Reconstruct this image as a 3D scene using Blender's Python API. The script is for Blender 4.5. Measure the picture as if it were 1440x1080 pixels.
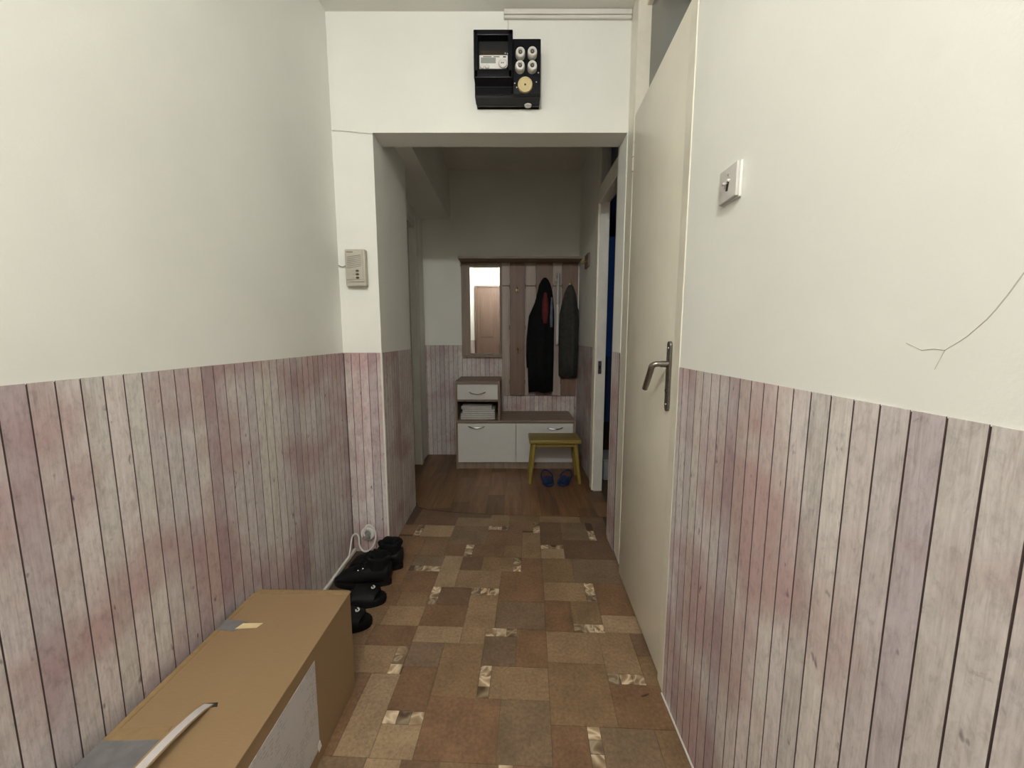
import bpy, bmesh, math, random
from mathutils import Vector, Matrix, noise

for o in list(bpy.data.objects):
    bpy.data.objects.remove(o, do_unlink=True)
scene = bpy.context.scene
COL = scene.collection
R = math.radians

# ------------------------------------------------------------------ camera, world, light, exposure
CAM_H = 1.12
cam_data = bpy.data.cameras.new('camera')
cam_data.sensor_width = 36.0
cam_data.lens = 545.0 / 1440.0 * 36.0
cam_data.clip_start = 0.02
cam = bpy.data.objects.new('camera', cam_data)
COL.objects.link(cam)
cam.location = (0, 0, CAM_H)
cam.rotation_euler = (R(90) - math.atan(67 / 545.0), 0, 0)
scene.camera = cam

world = bpy.data.worlds.new('dusk_sky')
scene.world = world
world.use_nodes = True
world.node_tree.nodes['Background'].inputs[0].default_value = (0.10, 0.26, 0.80, 1)
world.node_tree.nodes['Background'].inputs[1].default_value = 0.028

LAMP = (-0.21, -0.75, 2.460)
LAMP_COLOR = (1.0, 0.99, 0.965)
LAMP_STRENGTH = 1600.0

vs = scene.view_settings
vs.view_transform = 'Standard'
vs.look = 'None'
vs.gamma = 1.0
vs.use_curve_mapping = False
vs.exposure = 0.0

rnd = random.Random(7)

# ------------------------------------------------------------------ helpers
class MB:
    """collects geometry, build() links it as one mesh object"""
    def __init__(self):
        self.bm = bmesh.new()

    def _merge(self, b2):
        me = bpy.data.meshes.new('tmp')
        b2.to_mesh(me); b2.free()
        self.bm.from_mesh(me)
        bpy.data.meshes.remove(me)

    def box(self, x0, x1, y0, y1, z0, z1, bev=0.0, seg=2, rot=None, piv=None):
        b = bmesh.new()
        bmesh.ops.create_cube(b, size=1.0)
        for v in b.verts:
            v.co = Vector((x0 + (v.co.x + .5) * (x1 - x0), y0 + (v.co.y + .5) * (y1 - y0), z0 + (v.co.z + .5) * (z1 - z0)))
        if bev > 0:
            bmesh.ops.bevel(b, geom=b.edges[:], offset=bev, segments=seg, affect='EDGES', profile=.6)
        if rot is not None:
            p = Vector(piv) if piv else Vector(((x0 + x1) / 2, (y0 + y1) / 2, (z0 + z1) / 2))
            bmesh.ops.transform(b, matrix=Matrix.Translation(p) @ rot @ Matrix.Translation(-p), verts=b.verts)
        self._merge(b)
        return self

    def prism(self, pts, z0, z1, bev=0.0, seg=1):
        """footprint polygon (xy) extruded in z"""
        b = bmesh.new()
        lo = [b.verts.new((p[0], p[1], z0)) for p in pts]
        f = b.faces.new(lo)
        r = bmesh.ops.extrude_face_region(b, geom=[f])
        for v in r['geom']:
            if isinstance(v, bmesh.types.BMVert):
                v.co.z = z1
        bmesh.ops.recalc_face_normals(b, faces=b.faces)
        if bev > 0:
            bmesh.ops.bevel(b, geom=b.edges[:], offset=bev, segments=seg, affect='EDGES', profile=.6)
        self._merge(b)
        return self

    def prism_m(self, pts, d0, d1, mat, bev=0.0, seg=2):
        """polygon in a local plane, extruded along local z, moved by mat"""
        t = MB(); t.prism(pts, d0, d1, bev, seg)
        bmesh.ops.transform(t.bm, matrix=mat, verts=t.bm.verts)
        self._merge(t.bm)
        return self

    def tube(self, pts, r, n=8, caps=True, flat=1.0):
        pts = [Vector(p) for p in pts]
        rs = r if isinstance(r, (list, tuple)) else [r] * len(pts)
        b = bmesh.new()
        rings = []
        prev = None
        for i, p in enumerate(pts):
            if i == 0: d = pts[1] - pts[0]
            elif i == len(pts) - 1: d = pts[-1] - pts[-2]
            else: d = (pts[i + 1] - pts[i]).normalized() + (pts[i] - pts[i - 1]).normalized()
            d.normalize()
            if prev is None:
                a = Vector((0, 0, 1)) if abs(d.z) < .9 else Vector((1, 0, 0))
                u = d.cross(a).normalized()
            else:
                u = (prev - d * prev.dot(d)).normalized()
            prev = u
            w = d.cross(u).normalized()
            rings.append([b.verts.new(p + (u * math.cos(2 * math.pi * k / n) * rs[i] + w * math.sin(2 * math.pi * k / n) * rs[i] * flat)) for k in range(n)])
        for i in range(len(rings) - 1):
            for k in range(n):
                b.faces.new((rings[i][k], rings[i][(k + 1) % n], rings[i + 1][(k + 1) % n], rings[i + 1][k]))
        if caps:
            b.faces.new(rings[0][::-1]); b.faces.new(rings[-1])
        bmesh.ops.recalc_face_normals(b, faces=b.faces)
        self._merge(b)
        return self

    def lathe(self, prof, n=24, mat=None):
        """profile [(r, z)] spun about z, then moved by mat"""
        b = bmesh.new()
        rings = []
        for r, z in prof:
            if r < 1e-6:
                rings.append([b.verts.new((0, 0, z))])
            else:
                rings.append([b.verts.new((r * math.cos(2 * math.pi * k / n), r * math.sin(2 * math.pi * k / n), z)) for k in range(n)])
        for a, c in zip(rings[:-1], rings[1:]):
            if len(a) == 1 and len(c) == 1: continue
            for k in range(n):
                k2 = (k + 1) % n
                if len(a) == 1: b.faces.new((a[0], c[k2], c[k]))
                elif len(c) == 1: b.faces.new((a[k], a[k2], c[0]))
                else: b.faces.new((a[k], a[k2], c[k2], c[k]))
        bmesh.ops.recalc_face_normals(b, faces=b.faces)
        if mat is not None:
            bmesh.ops.transform(b, matrix=mat, verts=b.verts)
        self._merge(b)
        return self

    def rings(self, rings, close_start=True, close_end=True):
        b = bmesh.new()
        vr = [[b.verts.new(p) for p in r] for r in rings]
        n = len(vr[0])
        for a, c in zip(vr[:-1], vr[1:]):
            for k in range(n):
                b.faces.new((a[k], a[(k + 1) % n], c[(k + 1) % n], c[k]))
        if close_start: b.faces.new(vr[0][::-1])
        if close_end: b.faces.new(vr[-1])
        bmesh.ops.recalc_face_normals(b, faces=b.faces)
        self._merge(b)
        return self

    def build(self, name, mat, parent=None, smooth=False, angle=40, mw=None):
        me = bpy.data.meshes.new(name)
        if mw is not None:
            bmesh.ops.transform(self.bm, matrix=mw, verts=self.bm.verts)
        self.bm.to_mesh(me); self.bm.free()
        me.materials.append(mat)
        o = bpy.data.objects.new(name, me)
        COL.objects.link(o)
        if parent is not None: o.parent = parent
        if smooth:
            for p in me.polygons: p.use_smooth = True
            me.set_sharp_from_angle(angle=R(angle))
        return o

def tag(o, label=None, cat=None, group=None, kind=None):
    if label: o['label'] = label
    if cat: o['category'] = cat
    if group: o['group'] = group
    if kind: o['kind'] = kind
    return o

def empty(name, loc=(0, 0, 0), rz=0.0):
    o = bpy.data.objects.new(name, None)
    o.empty_display_size = .05
    COL.objects.link(o)
    o.location = loc
    o.rotation_euler.z = rz
    return o

def clip_poly(poly, a, b):
    """keep the part of poly on the left of the line a -> b"""
    out = []
    def side(p): return (b[0] - a[0]) * (p[1] - a[1]) - (b[1] - a[1]) * (p[0] - a[0])
    for i in range(len(poly)):
        p, q = poly[i], poly[(i + 1) % len(poly)]
        sp, sq = side(p), side(q)
        if sp >= 0: out.append(p)
        if (sp > 0 and sq < 0) or (sp < 0 and sq > 0):
            t = sp / (sp - sq)
            out.append((p[0] + (q[0] - p[0]) * t, p[1] + (q[1] - p[1]) * t))
    return out

def clip_convex(poly, region):
    for i in range(len(region)):
        poly = clip_poly(poly, region[i], region[(i + 1) % len(region)])
        if len(poly) < 3: return []
    return poly

def area(p):
    return abs(sum(p[i][0] * p[(i + 1) % len(p)][1] - p[(i + 1) % len(p)][0] * p[i][1] for i in range(len(p)))) / 2

def arch(p0, p1, p2, n=12):
    """quadratic curve"""
    p0, p1, p2 = Vector(p0), Vector(p1), Vector(p2)
    return [(p0 * (1 - t) ** 2 + p1 * 2 * t * (1 - t) + p2 * t * t) for t in [i / n for i in range(n + 1)]]

def smooth_path(pts, n=8):
    """Catmull-Rom through points"""
    P = [Vector(p) for p in pts]
    P = [P[0] * 2 - P[1]] + P + [P[-1] * 2 - P[-2]]
    out = []
    for i in range(1, len(P) - 2):
        for k in range(n):
            t = k / n
            a, b, c, d = P[i - 1], P[i], P[i + 1], P[i + 2]
            out.append(.5 * ((2 * b) + (c - a) * t + (2 * a - 5 * b + 4 * c - d) * t * t + (3 * b - a - 3 * c + d) * t ** 3))
    out.append(P[-2])
    return out

FACE_Y = Matrix(((1, 0, 0, 0), (0, 0, -1, 0), (0, 1, 0, 0), (0, 0, 0, 1)))   # local xy -> world xz, local +z -> world -y

# ------------------------------------------------------------------ materials
class NT:
    def __init__(self, name):
        self.m = bpy.data.materials.new(name)
        self.m.use_nodes = True
        self.t = self.m.node_tree
        self.b = self.t.nodes['Principled BSDF']
    def n(self, kind, **kw):
        nd = self.t.nodes.new(kind)
        for k, v in kw.items(): setattr(nd, k, v)
        return nd
    def l(self, a, b): self.t.links.new(a, b)
    def val(self, sock, v):
        if hasattr(v, 'is_linked') or isinstance(v, bpy.types.NodeSocket): self.l(v, sock)
        else: sock.default_value = v
    def pos(self, scale=(1, 1, 1), obj=False):
        if obj: src = self.n('ShaderNodeTexCoord').outputs['Object']
        else: src = self.n('ShaderNodeNewGeometry').outputs['Position']
        mp = self.n('ShaderNodeVectorMath', operation='MULTIPLY')
        self.l(src, mp.inputs[0]); mp.inputs[1].default_value = scale
        return mp.outputs[0]
    def noise(self, vec, scale, detail=4, rough=.55, dist=0.0):
        nd = self.n('ShaderNodeTexNoise')
        self.l(vec, nd.inputs['Vector'])
        nd.inputs['Scale'].default_value = scale; nd.inputs['Detail'].default_value = detail
        nd.inputs['Roughness'].default_value = rough; nd.inputs['Distortion'].default_value = dist
        return nd.outputs['Fac']
    def ramp(self, fac, stops):
        nd = self.n('ShaderNodeValToRGB')
        el = nd.color_ramp.elements
        while len(el) < len(stops): el.new(.5)
        for e, (p, c) in zip(el, stops):
            e.position = p; e.color = (c[0], c[1], c[2], 1) if not isinstance(c, (int, float)) else (c, c, c, 1)
        self.l(fac, nd.inputs[0])
        return nd.outputs[0]
    def mix(self, fac, a, b, mode='MIX'):
        nd = self.n('ShaderNodeMix', data_type='RGBA', blend_type=mode)
        self.val(nd.inputs[0], fac)
        for s, v in ((nd.inputs[6], a), (nd.inputs[7], b)):
            if isinstance(v, tuple): s.default_value = (v[0], v[1], v[2], 1)
            else: self.l(v, s)
        return nd.outputs[2]
    def math(self, op, a, b=0.0):
        nd = self.n('ShaderNodeMath', operation=op)
        self.val(nd.inputs[0], a); self.val(nd.inputs[1], b)
        return nd.outputs[0]
    def bump(self, h, strength, dist=.002):
        nd = self.n('ShaderNodeBump')
        nd.inputs['Strength'].default_value = strength; nd.inputs['Distance'].default_value = dist
        self.l(h, nd.inputs['Height'])
        self.l(nd.outputs[0], self.b.inputs['Normal'])
    def base(self, c):
        if isinstance(c, tuple): self.b.inputs['Base Color'].default_value = (c[0], c[1], c[2], 1)
        else: self.l(c, self.b.inputs['Base Color'])
    def rough(self, r): self.val(self.b.inputs['Roughness'], r)

def plain(name, c, rough=.5, metal=0.0, var=.08, vscale=30, bump=0.0, bscale=200, spec=None):
    k = NT(name)
    p = k.pos()
    f = k.noise(p, vscale, 3)
    lo = tuple(max(0, q * (1 - var)) for q in c); hi = tuple(min(1, q * (1 + var)) for q in c)
    k.base(k.ramp(f, [(.3, lo), (.7, hi)]))
    k.rough(rough); k.b.inputs['Metallic'].default_value = metal
    if spec is not None: k.b.inputs['Specular IOR Level'].default_value = spec
    if bump: k.bump(k.noise(p, bscale, 3), bump, .001)
    return k.m

def wood(name, c1, c2, axis='z', scale=1.0, rough=.5, obj=False):
    k = NT(name)
    s = {'z': (26, 26, 1.6), 'x': (1.6, 26, 26), 'y': (26, 1.6, 26)}[axis]
    p = k.pos(tuple(q * scale for q in s), obj)
    f = k.noise(p, 1.0, 6, .62, .6)
    k.base(k.ramp(f, [(.28, c1), (.72, c2)]))
    k.rough(rough)
    k.bump(f, .12, .0008)
    return k.m

M = {}
def mat_wall(name, c, bump=.16):
    k = NT(name)
    p = k.pos()
    big = k.noise(p, 2.2, 4)
    c2 = tuple(q * .93 for q in c)
    k.base(k.ramp(big, [(.3, c2), (.7, c)]))
    k.rough(.62)
    a = k.noise(k.pos((1, 1, 1.3)), 160, 3)
    b = k.noise(p, 26, 3)
    k.bump(k.math('ADD', a, k.math('MULTIPLY', b, 2.2)), bump, .0016)
    return k.m
M['wall'] = mat_wall('cream_plaster', (.880, .885, .825))
M['ceiling'] = mat_wall('ceiling_paint', (.87, .855, .80), .1)
M['paint'] = plain('cream_gloss_paint', (.84, .80, .68), .35, var=.05, vscale=14, bump=.10, bscale=60)
M['leaf'] = plain('cream_door_paint', (.80, .755, .635), .34, var=.035, vscale=5, bump=.05, bscale=40)
M['white_paint'] = plain('white_frame_paint', (.74, .72, .66), .4, var=.05, vscale=12)

def mat_plank():
    k = NT('printed_plank')
    oi = k.n('ShaderNodeObjectInfo')
    src = k.n('ShaderNodeNewGeometry').outputs['Position']
    off = k.n('ShaderNodeVectorMath', operation='MULTIPLY_ADD')
    comb = k.n('ShaderNodeCombineXYZ')
    k.l(oi.outputs['Random'], comb.inputs[2])
    off.inputs[1].default_value = (0, 0, 13)
    k.l(comb.outputs[0], off.inputs[0]); k.l(src, off.inputs[2])
    def sc(v, out):
        n_ = k.n('ShaderNodeVectorMath', operation='MULTIPLY'); k.l(out, n_.inputs[0]); n_.inputs[1].default_value = v
        return n_.outputs[0]
    o = off.outputs[0]
    grain = k.noise(sc((190, 190, 12), o), 1.0, 7, .70, .6)
    soft = k.noise(sc((16, 16, 4.5), o), 1.0, 4, .6)
    blot = k.noise(sc((3.4, 3.4, 4.2), src), 1.0, 3, .5)
    mott = k.noise(sc((75, 75, 38), o), 1.0, 5, .7, .4)
    knots = k.noise(sc((52, 52, 24), o), 1.0, 2, .5)
    base = k.ramp(grain, [(.25, (.40, .345, .325)), (.5, (.61, .565, .54)), (.75, (.75, .715, .69))])
    base = k.mix(k.ramp(soft, [(.35, 0.0), (.7, .55)]), base, (.74, .705, .685))
    base = k.mix(k.ramp(blot, [(.45, 0.0), (.62, .72)]), base, (.44, .28, .275))
    base = k.mix(.8, base, k.ramp(mott, [(.30, .70), (.5, 1.0), (.72, 1.14)]), 'MULTIPLY')
    big = k.noise(sc((30, 30, 13), o), 1.0, 5, .75, .8)
    base = k.mix(k.ramp(big, [(.64, 0.0), (.76, .65)]), base, (.20, .13, .13))
    base = k.mix(.9, base, oi.outputs['Color'], 'MULTIPLY')
    dark = k.ramp(knots, [(.70, 0.0), (.77, .75)])
    base = k.mix(dark, base, (.10, .06, .065))
    k.base(base)
    k.rough(.58)
    k.bump(grain, .15, .0006)
    return k.m
M['plank'] = mat_plank()
M['groove'] = plain('groove_brown', (.075, .048, .045), .9)

def mat_tile():
    k = NT('lino_tile')
    oi = k.n('ShaderNodeObjectInfo')
    p = k.pos()
    f = k.noise(p, 95, 5, .7)
    g = k.noise(p, 9, 4, .6)
    c = k.mix(1.0, oi.outputs['Color'], k.ramp(f, [(.3, .70), (.52, 1.0), (.75, 1.32)]), 'MULTIPLY')
    c = k.mix(1.0, c, k.ramp(g, [(.3, .80), (.7, 1.18)]), 'MULTIPLY')
    k.base(c)
    k.rough(k.ramp(f, [(.3, .50), (.7, .36)]))
    k.b.inputs['Specular IOR Level'].default_value = .42
    k.bump(f, .25, .0007)
    return k.m
M['tile'] = mat_tile()

def mat_pearl():
    k = NT('pearl_tile')
    oi = k.n('ShaderNodeObjectInfo')
    src = k.n('ShaderNodeNewGeometry').outputs['Position']
    cb = k.n('ShaderNodeCombineXYZ')
    k.l(oi.outputs['Random'], cb.inputs[2])
    ma = k.n('ShaderNodeVectorMath', operation='MULTIPLY_ADD'); ma.inputs[1].default_value = (0, 0, 40)
    k.l(cb.outputs[0], ma.inputs[0]); k.l(src, ma.inputs[2])
    f = k.noise(ma.outputs[0], 14, 1, .3, 1.6)
    c = k.ramp(f, [(.30, (.16, .10, .06)), (.44, (.36, .26, .165)), (.54, (.62, .51, .36)), (.60, (.40, .29, .18)), (.72, (.24, .165, .10))])
    k.base(k.mix(1.0, c, oi.outputs['Color'], 'MULTIPLY'))
    k.rough(.22)
    return k.m
M['pearl'] = mat_pearl()
M['floor_base'] = plain('lino_seam', (.085, .055, .035), .6)

def mat_parquet():
    k = NT('wood_lino')
    oi = k.n('ShaderNodeObjectInfo')
    p = k.pos((24, 2.4, 24))
    f = k.noise(p, 1.0, 6, .62, .8)
    c = k.ramp(f, [(.28, (.125, .060, .026)), (.5, (.20, .104, .046)), (.75, (.28, .155, .075))])
    k.base(k.mix(1.0, c, oi.outputs['Color'], 'MULTIPLY'))
    k.rough(.38)
    return k.m
M['parquet'] = mat_parquet()

def mat_card():
    k = NT('cardboard')
    p = k.pos()
    f = k.noise(k.pos((60, 400, 400)), 1.0, 3)
    g = k.noise(p, 4, 3)
    c = k.mix(.5, k.ramp(f, [(.3, (.265, .170, .085)), (.7, (.30, .196, .100))]), k.ramp(g, [(.3, (.265, .170, .085)), (.7, (.30, .196, .100))]))
    k.base(c); k.rough(.75)
    return k.m
M['card'] = mat_card()
M['card_inner'] = plain('cardboard_edge', (.33, .22, .11), .8)
M['grey_tape'] = plain('grey_tape', (.17, .165, .17), .35, var=.15, vscale=40, bump=.2, bscale=60)
M['brown_tape'] = plain('clear_brown_tape', (.31, .205, .10), .22, var=.1, vscale=60)
M['cream_tape'] = plain('cream_label', (.72, .58, .34), .6)
M['strap'] = plain('white_strap', (.62, .58, .56), .45)
M['slot'] = plain('slot_dark', (.03, .022, .015), .9)

def mat_label():
    k = NT('printed_label')
    p = k.pos((1, 1, 1))
    sx = k.n('ShaderNodeSeparateXYZ'); k.l(p, sx.inputs[0])
    rows = k.math('FRACT', k.math('MULTIPLY', sx.outputs[2], 105))
    row_on = k.math('LESS_THAN', rows, .42)
    words = k.noise(k.pos((1, 150, 60)), 1.0, 1)
    word_on = k.math('GREATER_THAN', words, .5)
    blocks = k.noise(k.pos((1, 14, 20)), 1.0, 1)
    blk = k.math('GREATER_THAN', blocks, .52)
    f = k.math('MULTIPLY', k.math('MULTIPLY', row_on, word_on), blk)
    k.base(k.mix(k.math('MULTIPLY', f, .42), (.56, .54, .53), (.20, .20, .21)))
    k.rough(.5)
    return k.m
M['label'] = mat_label()

M['black_plastic'] = plain('black_plastic', (.004, .0045, .007), .3, var=.2, spec=.22)
M['black_matte'] = plain('dark_recess', (.006, .006, .007), .6)
M['ceramic'] = plain('white_ceramic', (.72, .69, .66), .25, var=.04)
M['fuse_glass'] = plain('fuse_window', (.10, .09, .085), .15)
M['old_ceramic'] = plain('yellowed_ceramic', (.66, .54, .28), .35, var=.06)
M['white_plastic'] = plain('white_plastic', (.78, .77, .74), .35, var=.03)
M['switch'] = plain('switch_plastic', (.60, .575, .545), .4, var=.03)
M['lcd'] = plain('lcd_screen', (.30, .33, .30), .2, var=.05)
M['brown_glass'] = plain('brown_window', (.045, .032, .02), .1)
M['intercom'] = plain('beige_plastic', (.50, .465, .385), .45, var=.04)
M['intercom_dark'] = plain('dark_button', (.07, .062, .05), .5)
M['white_cable'] = plain('white_cable', (.72, .70, .66), .45, var=.04)
M['grey_plug'] = plain('grey_socket', (.30, .28, .26), .4, var=.15)
M['steel'] = plain('brushed_steel', (.30, .285, .26), .32, metal=1.0, var=.12, vscale=90)
M['chrome'] = plain('satin_chrome', (.55, .55, .55), .25, metal=1.0)
M['silver'] = plain('silver_foil', (.55, .55, .57), .3, var=.25, vscale=220)
M['hinge'] = plain('painted_hinge', (.62, .57, .46), .4, var=.1)

def mat_glass():
    k = NT('frosted_transom_glass')
    k.base((.20, .205, .19)); k.rough(.22)
    k.b.inputs['Transmission Weight'].default_value = .35
    k.bump(k.noise(k.pos(), 60, 2), .2, .001)
    return k.m
M['glass'] = mat_glass()
def mat_clear():
    k = NT('window_glass')
    k.base((.95, .97, 1.0)); k.rough(.0)
    k.b.inputs['Transmission Weight'].default_value = 1.0
    k.b.inputs['IOR'].default_value = 1.05
    return k.m
M['clear'] = mat_clear()
def mat_mirror():
    k = NT('mirror_silver')
    k.base((.55, .56, .545)); k.rough(.015); k.b.inputs['Metallic'].default_value = 1.0
    return k.m
M['mirror'] = mat_mirror()

M['oak'] = wood('grey_oak', (.20, .145, .105), (.33, .25, .19), 'z')
M['oak_x'] = wood('grey_oak_across', (.20, .145, .105), (.33, .25, .19), 'x')
M['walnut'] = wood('brown_board', (.15, .090, .062), (.235, .15, .105), 'z')
M['pale_board'] = wood('pale_board', (.34, .28, .235), (.45, .385, .33), 'z')
M['front'] = plain('white_laminate', (.66, .65, .63), .35, var=.02)
M['yellow_wood'] = wood('mustard_wood', (.23, .165, .035), (.31, .23, .06), 'x', rough=.4)
M['yellow_leg'] = wood('mustard_wood_leg', (.26, .19, .035), (.36, .27, .06), 'z', rough=.4)
M['brown_door'] = wood('brown_entry_door', (.15, .092, .068), (.22, .145, .11), 'z')
M['shaded_door'] = plain('shaded_door_paint', (.45, .42, .36), .45)  # door paint darkened, the hall's shade is put into its colour
M['black_cloth'] = plain('black_fabric', (.0055, .0055, .0065), .9, var=.3, bump=.3, bscale=400, spec=.2)
M['green_cloth'] = plain('dark_olive_fabric', (.030, .031, .027), .9, var=.3, bump=.3, bscale=300)
M['red_cloth'] = plain('dark_red_fabric', (.12, .012, .016), .85, var=.2)
M['blue_cloth'] = plain('grey_blue_fabric', (.10, .12, .17), .85, var=.2)
M['towel'] = plain('white_towel', (.55, .53, .51), .9, var=.06, bump=.4, bscale=250)
M['rubber'] = plain('black_rubber', (.0040, .0040, .0046), .6, var=.25, spec=.25)
M['leather'] = plain('black_shoe', (.0035, .0035, .004), .65, var=.3, bump=.2, spec=.25)
M['logo_white'] = plain('white_print', (.60, .60, .58), .5)
M['sandal_blue'] = plain('blue_rubber', (.010, .025, .085), .5, var=.15)
M['sandal_red'] = plain('red_strap', (.25, .02, .03), .5)
M['navy'] = plain('dusk_tinted_wall', (.05, .09, .22), .7)  # blue of the dusk light is painted into the wall colour
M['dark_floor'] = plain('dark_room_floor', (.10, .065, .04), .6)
M['crack'] = plain('hairline_crack', (.50, .47, .42), .9)
M['pale_box'] = plain('pale_storage_box', (.42, .43, .44), .5)
M['brass'] = plain('aged_brass', (.40, .30, .14), .35, metal=1.0)
M['dirt'] = plain('floor_crumb', (.06, .03, .02), .8)

k = NT('bulb_glow')
k.base((1, 1, 1))
k.b.inputs['Emission Color'].default_value = (*LAMP_COLOR, 1)
k.b.inputs['Emission Strength'].default_value = LAMP_STRENGTH
M['bulb'] = k.m

# ------------------------------------------------------------------ the setting
XL, XR = -0.832, 0.477
YE, YB = 1.915, -1.60          # end wall with the opening, wall behind the camera
ZC = 2.556
YE2 = YE + 0.135               # back of the lintel
OPL, OPR, OPZ = -0.643, 0.532, 2.052
HXL, HXR, HYB = -0.80, 0.605, 3.58
WT = 1.040                     # wainscot top

def struct(o, label=None, cat=None):
    return tag(o, label, cat, kind='structure')

floor = struct(MB().box(-1.2, 2.8, YB - .1, 5.2, -.10, -.0022).build('floor', M['floor_base']), 'brown patchwork lino floor running down the corridor', 'floor')
ceil = MB(); ceil.box(-1.2, 2.8, YB - .1, 5.2, ZC, ZC + .1)
ceiling = struct(ceil.build('ceiling', M['ceiling']), 'cream painted ceiling over the corridor', 'ceiling')

wall_left = struct(MB().box(XL - .12, XL, YB - .1, YE + .02, 0, ZC).build('wall_left', M['wall']), 'cream left corridor wall above whitewashed pink plank panelling', 'wall')
wall_right = struct(MB().box(XR, XR + .22, YB - .1, 1.098, 0, ZC).build('wall_right', M['wall']), 'cream right corridor wall with hairline crack above plank panelling', 'wall')
m = MB()
m.box(XL - .12, OPL, YE, YE2, 0, ZC)
m.box(OPL, OPR, YE, YE2, OPZ, ZC)
m.box(OPR, HXR + .1, YE, YE2, 0, ZC)
wall_end = struct(m.build('wall_end', M['wall']), 'cream end wall around the wide opening under the meter box', 'wall')
wall_return = struct(MB().box(OPL - .157, OPL, YE2 + .0005, 2.47, 0, ZC).build('wall_return', M['wall']), 'short cream wall return just past the opening on the left', 'wall')
wall_entry = struct(MB().box(XL - .1, XR + .1, YB - .12, YB, 0, ZC).build('wall_entry', M['wall']), 'cream wall with entry door seen in the hall mirror', 'wall')
wall_back = struct(MB().box(HXL - .1, HXR + .047, HYB, HYB + .1, 0, ZC).build('wall_back', M['wall']), 'shaded back wall of the hall behind the coat rack', 'wall')
m = MB()
m.box(HXL - .1, HXL, 2.47, 2.50, 0, ZC)
m.box(HXL - .1, HXL, 3.33, HYB, 0, ZC)
m.box(HXL - .1, HXL, 2.50, 3.33, 2.05, ZC)
wall_hall_left = struct(m.build('wall_hall_left', M['wall']), 'shaded left hall wall around the doorway', 'wall')
m = MB()
m.box(HXR, HXR + .047, 2.735, HYB, 0, ZC)
m.box(HXR, HXR + .047, YE2, 2.735, 2.47, ZC)
wall_hall_right = struct(m.build('wall_hall_right', M['wall']), 'shaded right hall wall beside the coat rack', 'wall')
soffit = struct(MB().box(HXL, -.549, YE2 + .002, HYB - .001, 2.147, ZC - .001).build('trim_soffit', M['wall']), 'boxed-in soffit along the upper left of the hall', 'soffit')
# close the wall behind corridor right side (room behind the closed door)
m = MB()
m.box(.70, .74, 1.0, YE2 - .002, 0, ZC)
wall_closet = struct(m.build('wall_closet', M['wall']), 'wall of the small room behind the closed cream door', 'wall')

# ---- side room beyond the right doorway of the hall
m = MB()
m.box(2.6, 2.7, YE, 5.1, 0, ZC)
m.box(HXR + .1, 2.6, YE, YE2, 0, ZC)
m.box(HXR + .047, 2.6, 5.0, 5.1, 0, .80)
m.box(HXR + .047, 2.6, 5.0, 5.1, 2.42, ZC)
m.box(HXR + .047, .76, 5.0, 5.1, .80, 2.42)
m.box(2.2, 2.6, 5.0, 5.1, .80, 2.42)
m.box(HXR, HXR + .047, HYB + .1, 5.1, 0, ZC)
wall_side_room = struct(m.build('wall_side_room', M['navy']), 'unlit side room walls, blue dusk light put into their colour', 'wall')
win = empty('window_1', (1.48, 5.03, .80)); struct(win, 'dusk-blue window in the unlit side room', 'window')
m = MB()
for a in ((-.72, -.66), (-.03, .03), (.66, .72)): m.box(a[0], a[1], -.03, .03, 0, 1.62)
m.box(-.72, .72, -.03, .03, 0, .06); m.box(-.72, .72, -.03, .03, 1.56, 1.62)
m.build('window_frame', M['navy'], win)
for x0, x1 in ((-.66, -.03), (.03, .66)):
    MB().box(x0, x1, -.004, .004, .06, 1.56).build('pane', M['clear'], win)
fl2 = struct(MB().box(HXR + .049, 2.6, YE2, 5.0, -.0015, .0025).build('floor_side_room', M['dark_floor']), 'dark floor of the unlit side room', 'floor')

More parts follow.
